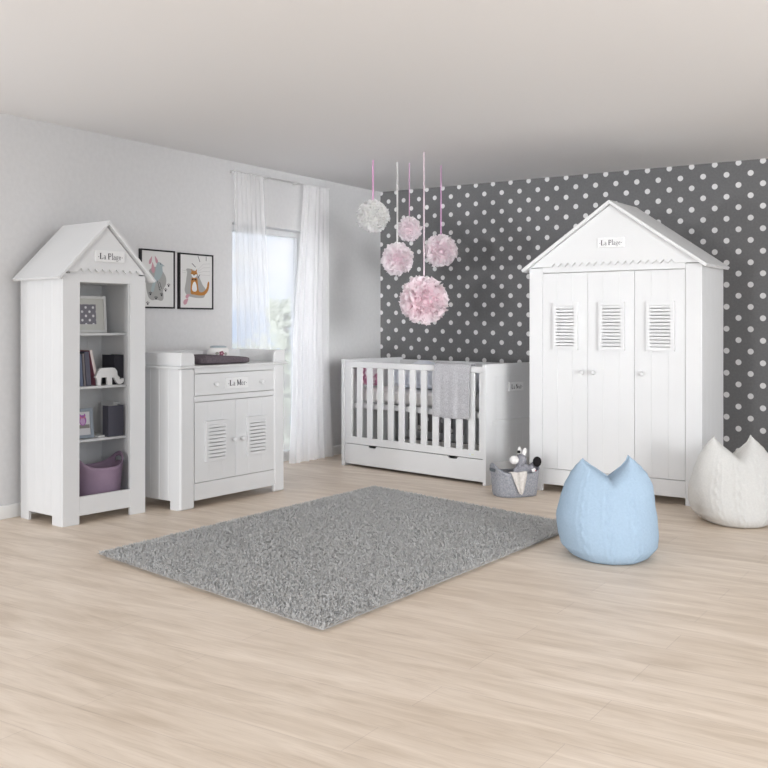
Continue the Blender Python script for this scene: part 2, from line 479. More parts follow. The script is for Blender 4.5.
tree((-13.0, 12.9, -5.0), [((0, 0, 4.9), (1.0, 1.0, .9)), ((.9, .8, 4.4), (.9, .9, .8)), ((-.6, -.5, 4.3), (.9, .9, .9)), ((.1, .1, 3.2), (1.3, 1.3, 1.0))], .16, 4.4, 500, .26,
     'low pale green bushy tree beyond the window behind the left curtain', 2)

# ------------------------------------------------------------------ curtains and rail
rail = thing('curtain_rail', 'thin white double curtain rail along the wall above the window', 'curtain rail', (.0, -1.585, 2.405))
b = MB()
b.box(.045, .053, -.625, .62, -.004, .004); b.box(.072, .080, -.625, .62, -.004, .004)
b.build('rail', M_chrome, rail, .001)
for yy in (-.6, -.2, .2, .6):
    MB().box(0, .084, yy - .006, yy + .006, -.010, .004).build('bracket', M_chrome, rail, .001)
for yy in (-.63, .62):
    MB().box(.042, .083, yy - .006, yy + .006, -.007, .007).build('end_cap', M_chrome, rail, .001)
def curtain(topL, topR, midL, midR, botL, botR, folds, amp, m, label, x0, seed):
    rnd = random.Random(seed); ph = [rnd.uniform(0, 6.28) for _ in range(4)]
    b = MB()
    ztop = 2.398; zbot = .012
    def f(u, v):
        # v 0 top .. 1 bottom
        if v < .55: k = v / .55; L = topL + (midL - topL) * k; Rr = topR + (midR - topR) * k
        else: k = (v - .55) / .45; k = k * k; L = midL + (botL - midL) * k; Rr = midR + (botR - midR) * k
        a = amp * (.45 + .55 * v)
        uu = u + .012 * math.sin(u * 30 + ph[3]) + .02 * v * math.sin(u * 9 + ph[2])
        x = x0 + a * (math.sin(u * folds * 6.283 + ph[0] + .5 * math.sin(v * 3 + ph[1])) * .7 + .45 * math.sin(u * folds * 2.37 * 6.283 + ph[1]))
        return (x, L + (Rr - L) * uu, ztop + (zbot - ztop) * v)
    b.grid(f, 110, 40)
    o = b.build('curtain', m, smooth=True)
    return tag(o, label, 'curtain', 'sheer curtains at the window')
curtain(-2.235, -1.865, -2.20, -1.78, -2.19, -1.72, 5, .020, M_sheer, 'white sheer curtain hanging left of the window behind the dresser', .075, 1)
curtain(-1.335, -.98, -1.46, -.975, -1.50, -.90, 5, .026, M_sheerR, 'white sheer curtain hanging to the floor right of the window beside the crib', .085, 5)

# ------------------------------------------------------------------ bookcase
def root_between(name, label, cat, o, e):
    return thing(name, label, cat, (o[0], o[1], 0), math.atan2(e[1] - o[1], e[0] - o[0]))
bc = root_between('bookcase', 'tall narrow white bookcase shaped like a beach hut with open shelves', 'bookcase', (.516, -4.227), (.58, -3.637))
W, D = .594, .455
b = MB()
for x0, x1 in ((0, .114), (.480, W)): b.box(x0, x1, 0, .022, 0, 1.50)
b.box(.114, .480, 0, .022, 1.448, 1.50); b.box(.05, W - .05, .001, .02, 1.50, 1.555)
b.build('face_frame', M_white, bc, .0025)
MB().box(.114, .480, .001, .022, .05, .163).build('plinth_rail', M_white, bc, .002)
for x0, x1 in ((0, .018), (W, W - .018)):
    b = MB(); grooved(b, .022, D, x0, x1, .055, 1.47, (.111, .197, .284, .372), 'y')
    b.build('side_panel', M_white, bc)
    s0, s1 = min(x0, x1), max(x0, x1)
    for q0, q1 in ((.022, .111), (.365, D)): MB().box(s0, s1, q0, q1, 0, .055).build('foot', M_white, bc, .0015)
b = MB(); grooved(b, .018, W - .018, D - .012, D, .06, 1.47, (.105, .195, .285, .375, .465))
b.build('back_panel', M_white, bc)
MB().box(.018, W - .018, .022, D - .012, .065, .088).build('bottom_board', M_white, bc)
MB().box(.018, W - .018, .022, D - .012, 1.45, 1.47).build('top_board', M_white, bc)
for z in (.464, .793, 1.125):
    MB().box(.018, W - .018, .17, D - .012, z, z + .016).build('shelf', M_white, bc, .002)
gable(bc, W, 1.508, 1.83, .055, 1.473, 9, .091, .5385, -.016, 0, .024)
roof(bc, W, 1.83, .055, 1.473, -.041, D + .005, .018)
plaque(bc, .205, .417, 1.574, 1.646, -.016, '.La Plage.')
def onto(root, o, x, y, z, rz=0, rx=0):
    """put a free-standing thing at a point given in the frame of a piece of furniture"""
    p = Matrix.Translation(root.location) @ Matrix.Rotation(root.rotation_euler.z, 4, 'Z') @ Vector((x, y, z))
    o.location = p; o.rotation_euler = (rx, 0, root.rotation_euler.z + rz)
    return o

# things on the shelves ------------------------------------------------
M_fr = mat('white_picture_frame', (.78, .78, .77), .4)
M_mount = mat('cream_mount', (.68, .68, .64), .8)
def dot_print(name, c, dot, step, r):
    m = mat(name, c, .8); nt, n, l, bb = nodes(m)
    def ma(op, a, c=None):
        q = n.new('ShaderNodeMath'); q.operation = op
        for i, v in enumerate((a, c)):
            if v is None: continue
            if isinstance(v, (int, float)): q.inputs[i].default_value = v
            else: l.new(v, q.inputs[i])
        return q.outputs[0]
    tc = n.new('ShaderNodeTexCoord'); sp = n.new('ShaderNodeSeparateXYZ'); l.new(tc.outputs['Object'], sp.inputs[0])
    def cell(off):
        a = ma('ADD', ma('DIVIDE', sp.outputs['X'], step), off); c_ = ma('ADD', ma('DIVIDE', sp.outputs['Z'], step), off)
        a = ma('SUBTRACT', a, ma('ROUND', a)); c_ = ma('SUBTRACT', c_, ma('ROUND', c_))
        return ma('SQRT', ma('ADD', ma('MULTIPLY', a, a), ma('MULTIPLY', c_, c_)))
    d = ma('MINIMUM', cell(0.), cell(.5)); f = ma('LESS_THAN', d, r / step)
    mx = n.new('ShaderNodeMix'); mx.data_type = 'RGBA'; l.new(f, mx.inputs['Factor'])
    mx.inputs['A'].default_value = (*c, 1); mx.inputs['B'].default_value = (*dot, 1); l.new(mx.outputs['Result'], bb.inputs['Base Color'])
    return m
pf = thing('picture_frame', 'white picture frame with a grey polka dot print on the top shelf', 'picture frame', (0, 0, 0))
b = MB()
for q in ((-.15, -.132, 0, .236), (.132, .15, 0, .236), (-.132, .132, 0, .018), (-.132, .132, .218, .236)): b.box(q[0], q[1], -.012, .012, q[2], q[3])
b.build('frame', M_fr, pf, .002)
MB().box(-.132, .132, -.004, .010, .018, .218).build('mount', M_mount, pf)
MB().box(-.075, .075, -.0055, -.004, .055, .182).build('print', dot_print('polka_dot_print', (.25, .24, .275), (.82, .82, .84), .054, .0085), pf)
MB().prism([(.012, .17), (.012, .0), (.07, .0)], -.012, .012, 'x').build('easel_back', M_fr, pf)
onto(bc, pf, .362, .30, 1.1412, 0, R(-4))

M_paper = mat('book_pages', (.72, .69, .64), .9)
def book(label, x, y, z, th, d, h, cover, lean=0, rz=0, group='books on the bookcase shelves', root=bc):
    m = mat('book_cloth', cover, .75)
    t = thing('book', label, 'book', (0, 0, 0), group=group)
    b = MB()
    b.box(-th / 2, -th / 2 + .003, 0, d, 0, h); b.box(th / 2 - .003, th / 2, 0, d, 0, h); b.box(-th / 2, th / 2, -.003, .0, 0, h)
    b.build('cover', m, t, .001)
    MB().box(-th / 2 + .003, th / 2 - .003, 0, d - .004, .004, h - .004).build('pages', M_paper, t)
    onto(root, t, x, y, z, rz)
    t.rotation_euler = (Matrix.Rotation(root.rotation_euler.z + rz, 4, 'Z') @ Matrix.Rotation(lean, 4, 'Y')).to_euler()
    return t
zs = .8095
book('steel blue book at the left end of the second shelf row', .272, .215, zs, .022, .17, .200, (.16, .19, .27), R(-4))
book('thin taupe grey book between the blue and slate books on the middle shelf', .2955, .215, zs, .014, .165, .203, (.22, .20, .21), R(-4))
book('thick slate grey book leaning in the middle of the shelf row', .3235, .213, zs, .032, .17, .215, (.13, .13, .17), R(-5))
b_pink = book('white book with a pink cover edge leaning at the right end of the row', .386, .213, zs + .001, .019, .165, .228, (.74, .66, .64), R(-13))
MB().box(-.0102, -.0095, -.004, .165, .0, .228).build('pink_cover_board', mat('pink_board', (.42, .16, .22), .7), b_pink)['label'] = 'dark pink cover board'
book('charcoal book standing behind the white elephant at the right', .650, .30, zs, .070, .13, .190, (.035, .035, .045), 0, R(0))['label'] = 'charcoal black book standing behind the white elephant figure'
# keep the charcoal book inside the carcass
for o in list(COL.objects):
    if o.get('label') == 'charcoal black book standing behind the white elephant figure':
        onto(bc, o, .5385, .202, zs)
zs3 = .4805
book('dark grey cloth book standing upright on the lower shelf', .497, .176, zs3, .115, .060, .197, (.09, .09, .115), 0, 0)
book('white and grey book standing behind the dark grey book', .551, .242, zs3, .045, .14, .212, (.60, .60, .60), 0, 0)

el = MB()
EP = [(-.112, .062), (-.086, .106), (-.068, .110), (.010, .110), (.028, .106), (.044, .088), (.048, .060), (.058, .050), (.066, .046), (.064, .036), (.070, .030), (.078, .034),
      (.082, .040), (.094, .040), (.096, .026), (.088, .010), (.070, .002), (.054, .004), (.040, .014), (.030, .030), (.020, .046), (.006, .046), (.006, 0), (-.030, 0), (-.032, .050),
      (-.076, .050), (-.078, 0), (-.104, 0), (-.108, .046), (-.122, .054)]
el.prism(EP, -.009, .009, 'y')
el_o = el.build('elephant_figure', mat('white_wood', (.83, .83, .83), .5), None, .0015)
tag(el_o, 'flat white wooden elephant figure on the middle shelf', 'figurine')
onto(bc, el_o, .464, .184, zs)

of = thing('picture_frame', 'small grey photo frame with a purple owl picture on the lower shelf', 'picture frame', (0, 0, 0))
M_grey_fr = mat('blue_grey_frame', (.27, .31, .36), .5)
b = MB()
for q in ((-.075, -.055, 0, .186), (.055, .075, 0, .186), (-.055, .055, 0, .02), (-.055, .055, .166, .186)): b.box(q[0], q[1], -.008, .008, q[2], q[3])
b.build('frame', M_grey_fr, of, .002)
b = MB(); b.mi = 0; b.box(-.055, .055, -.002, .006, .02, .166)
def disc(mb, cx, cz, rx, rz, y, n=20, a0=0, rot=0):
    pts = []
    for i in range(n):
        a = 2 * math.pi * i / n; px_, pz_ = rx * math.cos(a), rz * math.sin(a)
        pts.append((cx + px_ * math.cos(rot) - pz_ * math.sin(rot), y, cz + px_ * math.sin(rot) + pz_ * math.cos(rot)))
    mb.face(pts)
b.mi = 1; b.face([(-.05, -.0025, .062), (.05, -.0025, .062), (.05, -.0025, .085), (-.05, -.0025, .085)])
b.mi = 2; disc(b, .005, .112, .025, .033, -.003); b.face([(-.02, -.003, .135), (-.012, -.003, .155), (.0, -.003, .14)]); b.face([(.01, -.003, .14), (.022, -.003, .155), (.028, -.003, .135)])
b.mi = 3; disc(b, .005, .106, .017, .022, -.0035)
b.mi = 4; b.face([(.0, -.004, .128), (.01, -.004, .128), (.005, -.004, .12)])
for ex in (-.008, .018): disc(b, ex, .130, .006, .006, -.004)
b.mi = 0; b.face([(-.045, -.003, .026), (.048, -.003, .026), (.048, -.003, .058), (-.045, -.003, .058)])
b.build('owl_print', [mat('print_paper', (.66, .66, .68), .8), mat('print_taupe', (.27, .25, .24), .8), mat('print_violet', (.38, .13, .42), .8), mat('print_lilac', (.55, .36, .58), .8), mat('print_coral', (.65, .22, .22), .8)], of)
MB().prism([(.008, .14), (.008, .0), (.06, .0)], -.01, .01, 'x').build('easel_back', M_grey_fr, of)
onto(bc, of, .287, .225, zs3 + .0012, R(-6), R(-7))
pc = MB(); pc.box(-.03, .03, -.04, .04, 0, .010)  # white slab stands for a patch of light on the shelf
tag(onto(bc, pc.build('lit_patch', M_fr, None, .001),   .405, .245, zs3, R(12)), 'white slab standing for a lit patch between the owl frame and the dark book', 'lit patch')

def oval_basket(a, bb, h, ear, taper, square=2.6, n=64, nz=10, hole=True, dip=0.):
    mb = MB()
    def top(th):
        return h + ear * (abs(math.cos(th)) ** 4)
    def f(u, v):
        th = 2 * math.pi * u
        c, s_ = math.cos(th), math.sin(th)
        k = (abs(c) ** square + abs(s_) ** square) ** (-1 / square)
        t = taper + (1 - taper) * v
        if v == 0: t *= .97
        return (a * k * c * t, bb * k * s_ * t, v * top(th))
    def skip(i, j):
        if not hole: return False
        th = 2 * math.pi * (i + .5) / n
        d = min(abs(math.sin(th)), 1)
        return d < .26 and j == nz - 2
    V = mb.grid(f, n, nz, closed=True, skip=skip)
    mb.bm.faces.new([V[i][0] for i in range(n)])
    return mb
M_lilac = speckle(mat('mauve_plastic', (.25, .17, .25), .5), (.275, .195, .275), (.30, .215, .295), 12)
lb = oval_basket(.170, .120, .215, .078, .86, 2.3)
lbo = lb.build('storage_basket', M_lilac)
sm = lbo.modifiers.new('solid', 'SOLIDIFY'); sm.thickness = .006; sm.offset = -1
tag(lbo, 'mauve plastic basket with handle holes at the bottom of the bookcase', 'basket')
onto(bc, lbo, .372, .195, .0885)

# ------------------------------------------------------------------ dresser
dr = root_between('dresser', 'white changing dresser with one drawer and two louvred doors under the pictures', 'dresser', (.751, -3.499), (.801, -2.504))
W, D = .996, .444
b = MB()
for x0, x1 in ((0, .124), (.888, W)): MB().box(x0, x1, 0, .034, 0, .910).build('post', M_white, dr, .014, 4)
b.box(.124, .888, .001, .024, .874, .910); b.box(.124, .888, .001, .024, .690, .727)
b.build('face_frame', M_white, dr, .002, 2)
MB().box(.124, .888, .001, .022, .05, .161).build('plinth_rail', M_white, dr, .002)
for x0, x1 in ((0.002, .02), (W - .002, W - .02)):
    b = MB(); grooved(b, .024, D, x0, x1, .058, .910, (.115, .2, .285, .37), 'y')
    b.build('side_panel', M_white, dr)
    s0, s1 = min(x0, x1), max(x0, x1)
    for q0, q1 in ((.024, .098), (.36, D)): MB().box(s0, s1, q0, q1, 0, .058).build('foot', M_white, dr, .0015)
MB().box(.02, W - .02, D - .012, D, .06, .91).build('back_panel', M_white, dr)
MB().box(.02, W - .02, .024, D - .012, .10, .155).build('bottom_board', M_white, dr)
MB().box(.02, W - .02, .05, D - .012, .70, .72).build('drawer_divider', M_white, dr)
b = MB(); b.prism([(-.022, .911), (-.026, .918), (-.022, .926), (D + .01, .926), (D + .01, .911)], -.02, W + .015, 'x')
b.build('worktop', M_white, dr, .003)
dw = MB().box(.1275, .8845, .003, .022, .730, .8705).build('drawer', M_white, dr, .002)
knob(dw, .305, .003, .799); knob(dw, .742, .003, .795)
p = plaque(dr, .402, .617, .763, .837, .003, '.La Mer.', .010)
for x0, x1, gs, lx, kx in ((.1275, .4995, (.252, .375), (.211, .414), .470), (.5025, .8845, (.630, .757), (.600, .802), .552)):
    LN = (9, .024, .02)
    d_ = louvred_door(dr, x0, x1, .1645, .6865, gs, lx, (.291, .558), .003, .022, 0)
    knob(d_, kx, .003, .418)
# changing tray on top
tr = MB()
tr.box(0, .018, .012, D, .926, 1.012); tr.box(W - .018, W, .012, D, .926, 1.012); tr.box(.018, W - .018, D - .018, D, .926, 1.012)
def rounded_return(x0, x1, flip):
    pts = []
    w_ = abs(x1 - x0); r = .035
    arcp = [(w_ - r + r * math.sin(R(a)), 1.012 - r + r * math.cos(R(a))) for a in range(0, 91, 10)]
    pts = [(0, .926), (0, 1.012)] + arcp + [(w_, .926)]
    return [(x0 + (p[0] if not flip else -p[0]), p[1]) for p in pts]
tr.prism(rounded_return(0, .118, False), -.006, .012, 'y')
tr.prism(rounded_return(W, W - .118, True), -.006, .012, 'y')
tro = tr.build('changing_tray', M_white, None, .004, 3)
tag(onto(dr, tro, 0, 0, 0.0005), 'white raised changing tray rim standing on top of the dresser', 'changing tray')
# folded towel
M_towel = speckle(mat('plum_grey_towelling', (.11, .09, .105), .95, spec=.1), (.105, .086, .10), (.165, .14, .155), 160, .6)
b = MB()
def tw(u, v):
    # folded slab: cross-section running round (y,z), u along x
    x = -.215 + .41 * u
    a = 2 * math.pi * v
    hy, hz = .095, .021 + .014 * (1 - u)
    c, s_ = math.cos(a), math.sin(a); k = (abs(c) ** 5 + abs(s_) ** 5) ** (-.2)
    e = 1 - .12 * (abs(2 * u - 1) ** 8)
    return (x, hy * k * c * e + .004 * math.sin(x * 30), hz + hz * k * s_ * e * (1 + .05 * math.sin(x * 25 + c * 4)))
V = b.grid(tw, 40, 36)
for e_ in (0, 40): b.bm.faces.new(V[e_][:-1])
tob = b.build('folded_towel', M_towel, None, smooth=True)
tag(onto(dr, tob, .462, .105, .9275, R(2)), 'folded plum grey towel lying on the changing top of the dresser', 'towel')
# pot
pot = thing('pot', 'small round white pot with a flower motif on the dresser behind the towel', 'pot', (0, 0, 0))
M_cer = mat('white_ceramic', (.78, .77, .76), .3)
b = MB(); b.lathe([(.055, 0), (.078, .006), (.082, .03), (.080, .075), (.072, .105), (.062, .116)], seg=36)
b.build('body', M_cer, pot)
b = MB(); b.lathe([(.062, .116), (.060, .124), (.045, .130), (.01, .131)], seg=36)
b.build('lid', mat('blue_grey_lid', (.33, .39, .43), .4), pot)['label'] = 'blue grey lid'
b = MB()
def onpot(ax, z, r, n=8, k=1.0):
    pts = []
    for i in range(n):
        a = 2 * math.pi * i / n
        aa = ax + r * math.cos(a) / .08; zz = z + r * math.sin(a)
        rr = .0835 * k
        pts.append((rr * math.sin(aa), -rr * math.cos(aa), zz))
    b.face(pts)
b.mi = 0
for i in range(5): onpot(-.05 + .13 * math.cos(i * 1.257), .072 + .011 * math.sin(i * 1.257), .009)
b.mi = 1; onpot(-.45, .072, .013); onpot(.33, .068, .013)
b.mi = 2; onpot(-.05, .072, .006, 8, 1.006)
b.build('flower_motif', [mat('motif_plum', (.22, .06, .10), .6), mat('motif_sage', (.36, .36, .32), .6), mat('motif_centre', (.5, .35, .38), .6)], pot)
onto(dr, pot, .632, .300, .9265, R(-25)); pot.scale = (.97, .97, .90)

# ------------------------------------------------------------------ crib
cb = root_between('crib', 'white slatted baby crib with an under drawer between the window and the wardrobe', 'crib', (.425, -1.262), (1.942, -1.560))
W, D, H = 1.546, .73, .895
KX = W / 1.482
for side in (0, 1):
    xo, xi = (0, .03) if side == 0 else (W, W - .03)
    sg = 1 if side == 0 else -1
    b = MB()
    grooved(b, .06, D - .06, xo + sg * .017, xi, .05, H - .05, [.06 + i * .085 for i in range(1, 8)], 'y')
    for y0, y1 in ((0, .085), (D - .085, D)): b.box(min(xo, xi), max(xo, xi), y0, y1, 0, H - .012)
    for z0, z1 in ((.03, .16), (.437, .472), (.812, H - .012)): b.box(min(xo, xi), max(xo, xi), .085, D - .085, z0, z1)
    b.box(min(xo, xi) - .003, max(xo, xi) + .003, -.003, D + .003, H - .012, H + .003)
    b.build('end_panel', M_white, cb, .0025)
pl = thing('x', '', '', (0, 0, 0)); bpy.data.objects.remove(pl)
b = MB(); b.box(W - .02, W - .005, .295, .480, .685, .752)
pq = b.build('sign_plaque', M_whiteB, cb, .004, 3)
lo = lettering('.La Nuit.', .155, .034, pq, (W - .0042, .3875, .7165), R(90))
NS = 11
def crib_side(y0, y1):
    MB().box(.03, W - .03, y0, y1, .832, .880).build('top_rail', M_white, cb, .006, 3)
    MB().box(.03, W - .03, y0, y1, .192, .252).build('bottom_rail', M_white, cb, .003)
    for x0, x1 in ((.03, .104 * KX), (1.414 * KX, W - .03)): MB().box(x0, x1, y0, y1, .252, .832).build('stile', M_white, cb, .002)
    s0 = None
    for i in range(NS):
        x = (.104 + .0572 + i * .1148) * KX
        sl = MB().box(x, x + .0575 * KX, y0 + .006, y1 - .006, .252, .832).build('slat', M_white, cb, .002) if s0 is None else s0.copy()
        if s0 is None: s0 = sl; s0x = x
        else: COL.objects.link(sl); sl.parent = cb; sl.location = (x - s0x, 0, 0)
crib_side(.010, .036); crib_side(D - .036, D - .010)
MB().box(.03, W - .03, .06, .085, .488, .532).build('base_rail', M_white, cb, .003)
MB().box(.03, W - .03, D - .085, D - .06, .488, .532).build('base_rail', M_white, cb, .003)
b = MB()
for i in range(15): b.box(.06 + i * .098, .06 + i * .098 + .06, .085, D - .085, .515, .530)
b.build('slatted_base', M_white, cb)
# drawer with two cut-out grips
def cut(x): return [(x - .05, .187), (x - .045, .176), (x - .03, .170), (x + .03, .170), (x + .045, .176), (x + .05, .187)]
b = MB(); b.prism([(.033, .022), (.033, .187)] + cut(.337 * KX) + cut(1.168 * KX) + [(W - .033, .187), (W - .033, .022)], .008, .026, 'y')
dwr = b.build('drawer', M_white, cb, .0015, 1)
b = MB(); b.box(.05, .06, .026, .66, .03, .15); b.box(W - .06, W - .05, .026, .66, .03, .15); b.box(.06, W - .06, .65, .66, .03, .15); b.box(.06, W - .06, .026, .65, .03, .04)
b.build('drawer_box', M_dark, dwr)  # dark colour puts shade behind the grip cut-outs
for xx in (.10, .70, 1.36):
    pass
b = MB(); b.box(1.325 * KX, 1.365 * KX, .0092, .0098, .213, .224); b.mi = 1; b.box(1.342 * KX, 1.366 * KX, .009, .0096, .2145, .2225)
b.build('sticker', [mat('pale_sticker', (.62, .72, .78), .5), mat('yellow_sticker', (.66, .66, .45), .5)], cb)
# bedding
M_mat = speckle(mat('cream_mattress', (.80, .77, .74), .9, spec=.1), (.88, .86, .84), (.92, .90, .885), 5)
M_blue = speckle(mat('pale_blue_bedding', (.62, .67, .75), .9, spec=.1), (.66, .70, .79), (.80, .83, .88), 9, .3)
def soft_box(x0, x1, y0, y1, z0, z1, bulge, seed, nx=48, amp=.006, p=6.):
    rnd = random.Random(seed); ph = [rnd.uniform(0, 6.28) for _ in range(6)]
    b = MB()
    def f(u, v):
        x = x0 + (x1 - x0) * u
        a = 2 * math.pi * v; c, s_ = math.cos(a), math.sin(a); k = (abs(c) ** p + abs(s_) ** p) ** (-1 / p)
        e = 1 - .35 * abs(2 * u - 1) ** 14
        w = amp * (math.sin(x * 23 + ph[0] + 2 * c) + math.sin(x * 41 + ph[1] + 3 * s_) * .6)
        y = (y0 + y1) / 2 + (y1 - y0) / 2 * k * c * e + w * c
        z = (z0 + z1) / 2 + (z1 - z0) / 2 * k * s_ * e
        if s_ > 0: z += bulge(u, c) + w * s_
        return (x, y, max(z, z0))
    V = b.grid(f, nx, 32)
    for e_ in (0, nx): b.bm.faces.new(V[e_][:-1])
    return b
mt = soft_box(-.72, .72, -.255, .25, 0, .128, lambda u, c: 0, 3, amp=.003)
tag(onto(cb, mt.build('mattress', M_mat, None, smooth=True), .773, .360, .5325), 'cream cot mattress lying on the base inside the crib', 'mattress')
dv = soft_box(-.54, .545, -.25, .24, 0, .135, lambda u, c: .085 * math.exp(-((u - .16) / .16) ** 2) * (1 - .5 * abs(c)) + .03 * math.exp(-((u - .55) / .2) ** 2), 7, amp=.012, p=3.)
tag(onto(cb, dv.build('duvet', M_blue, None, smooth=True), .93, .36, .668), 'rumpled pale blue duvet lying on the mattress in the crib', 'duvet')
M_pink = speckle(mat('pink_print_cotton', (.6, .3, .38), .9, spec=.1), (.52, .22, .33), (.86, .78, .82), 16, lo=.44, hi=.54)
b = MB()
b.sphere((0, 0, 0), (.135, .06, .105), 32, 20, lambda d: (abs(d.x) ** 3.5 + abs(d.y) ** 2.0 + abs(d.z) ** 3.5) ** (-1 / 3.2) * .92)
cu = b.build('cushion', M_pink, None, smooth=True)
tag(onto(cb, cu, .190, .150, .772, R(4), R(-8)), 'pink and white patterned cushion standing in the left of the crib', 'cushion')
# blanket over the rail
M_blk = speckle(mat('grey_melange_fleece', (.42, .42, .44), .97, spec=.05), (.37, .37, .39), (.50, .50, .52), 130, .5)
b = MB()
prof = [(-.010, .481), (-.014, .56), (-.012, .64), (-.016, .72), (-.014, .80), (-.010, .86), (-.004, .884), (.008, .8935), (.023, .8945), (.038, .8935), (.050, .882), (.054, .85), (.054, .78), (.052, .72), (.053, .66)]
def bl(u, v):
    f_ = v * (len(prof) - 1); i = min(int(f_), len(prof) - 2); k = f_ - i
    y = prof[i][0] * (1 - k) + prof[i + 1][0] * k; z = prof[i][1] * (1 - k) + prof[i + 1][1] * k
    w = max(0, 1 - v * 2)
    x = (1.002 + .338 * u) * KX + .012 * v * 1.6 * (1 if v < .5 else 1)
    return (x, y - .010 * w * (math.sin(u * 11 + 2) * .5 + .5) - .004 * w * math.sin(u * 25), z - .006 * w * math.sin(u * 3))
b.grid(bl, 30, 42)
blo = b.build('baby_blanket', M_blk, None, smooth=True)
so = blo.modifiers.new('solid', 'SOLIDIFY'); so.thickness = .007; so.offset = 0
so2 = blo.modifiers.new('bev', 'BEVEL'); so2.width = .002; so2.segments = 2; so2.limit_method = 'ANGLE'
tag(onto(cb, blo, 0, -.001, .0035), 'grey fleece blanket hung over the front rail of the crib', 'blanket')

# ------------------------------------------------------------------ wardrobe
wa = root_between('wardrobe', 'large white three door wardrobe shaped like a beach hut against the dotted wall', 'wardrobe', (2.273, -1.521), (3.514, -1.563))
W, D = 1.242, .49
b = MB()
for x0, x1 in ((0, .104), (1.132, W)): b.box(x0, x1, 0, .026, 0, 1.598)
b.box(.104, 1.132, .001, .026, 1.562, 1.63)
b.build('face_frame', M_white, wa, .004, 2)
MB().box(.104, 1.132, .001, .022, .052, .163).build('plinth_rail', M_white, wa, .002)
for x0, x1 in ((0.001, .02), (W - .001, W - .02)):
    b = MB(); grooved(b, .026, D, x0, x1, .058, 1.595, (.11, .195, .28, .365, .45), 'y')
    b.build('side_panel', M_white, wa)
    s0, s1 = min(x0, x1), max(x0, x1)
    for q0, q1 in ((.026, .10), (.39, D)): MB().box(s0, s1, q0, q1, 0, .058).build('foot', M_white, wa, .0015)
MB().box(.02, W - .02, D - .012, D, .06, 1.60).build('back_panel', M_white, wa)
MB().box(.02, W - .02, .026, D - .012, .10, .16).build('bottom_board', M_white, wa)
for x0, x1, gs, lx, kx in ((.106, .4475, (.221, .337), (.190, .380), .414), (.4505, .7845, (.565, .680), (.534, .720), .499), (.7875, 1.130, (.905, 1.020), (.872, 1.064), .843)):
    LN = (12, .026, .02)
    d_ = louvred_door(wa, x0, x1, .1665, 1.5585, gs, lx, (1.016, 1.350), .003, .024, 0)
    knob(d_, kx, .003, .861)
gable(wa, W, 1.601, 2.048, .043, 1.591, 17, .178, 1.072, -.018, .0, .026)
roof(wa, W, 2.048, .045, 1.588, -.045, D, .022)
plaque(wa, .533, .727, 1.722, 1.790, -.018, '.La Plage.')

# ------------------------------------------------------------------ wall pictures
ART = {k: mat('art_' + k, c, .85, spec=.15) for k, c in dict(paper=(.70, .70, .69), stone=(.38, .38, .37), stone_dark=(.30, .30, .30), pink=(.55, .31, .36), blue=(.37, .44, .46), ink=(.03, .03, .04), rust=(.44, .20, .06), white=(.74, .74, .74), line=(.50, .50, .50)).items()}
KEYS = list(ART)
def picture(yl, yr, z0, z1, label, art):
    w, h = yr - yl, z1 - z0
    t = thing('wall_picture', label, 'picture', (0, yl, z0), R(90), 'framed animal pictures')   # local x runs along the wall, -y faces the room
    b = MB(); f = .011
    for q in ((0, f, 0, h), (w - f, w, 0, h), (f, w - f, 0, f), (f, w - f, h - f, h)): b.box(q[0], q[1], -.024, 0, q[2], q[3])
    b.build('frame', M_black, t, .001, 1)
    b = MB(); b.mi = 0; b.box(f, w - f, -.018, -.002, f, h - f)
    art(b, w, h)
    b.build('print', [ART[k] for k in KEYS], t)
    return t
def sm_poly(b, key, pts, lay, n=6):
    """closed smooth outline through pts (Catmull-Rom)"""
    b.mi = KEYS.index(key); out = []; L = len(pts)
    for i in range(L):
        p0, p1, p2, p3 = (Vector(pts[(i + k) % L]) for k in (-1, 0, 1, 2))
        for j in range(n):
            s = j / n
            q = .5 * ((2 * p1) + (p2 - p0) * s + (2 * p0 - 5 * p1 + 4 * p2 - p3) * s * s + (3 * p1 - p0 - 3 * p2 + p3) * s ** 3)
            out.append((q.x, -.018 - .0004 * lay, q.y))
    b.face(out)
def stroke(b, key, pts, w, lay):
    b.mi = KEYS.index(key)
    for i in range(len(pts) - 1):
        p, q = Vector(pts[i]), Vector(pts[i + 1]); d = q - p; nn = Vector((-d.y, d.x)).normalized() * w / 2
        b.face([(v.x, -.018 - .0004 * lay, v.y) for v in (p + nn, q + nn, q - nn, p - nn)])
def drop(b, cx, cz, L, w, ang, lay, key='pink'):
    pts = []
    for (a, r) in ((0, 1), (25, .6), (90, .42), (150, .48), (180, .5), (210, .48), (270, .42), (335, .6)):
        x = r * w * math.sin(R(a)); z = r * L * math.cos(R(a))
        pts.append((cx + x * math.cos(ang) - z * math.sin(ang), cz + x * math.sin(ang) + z * math.cos(ang)))
    sm_poly(b, key, pts, lay, 3)
def paw(b, cx, cz, r, lay):
    b.mi = KEYS.index('ink')
    for dx, dz, rr in ((0, 0, .55), (-.8, .7, .3), (0, 1.0, .3), (.8, .7, .3)):
        disc(b, cx + dx * r, cz + dz * r, rr * r, rr * r, -.018 - .0004 * lay, 8)
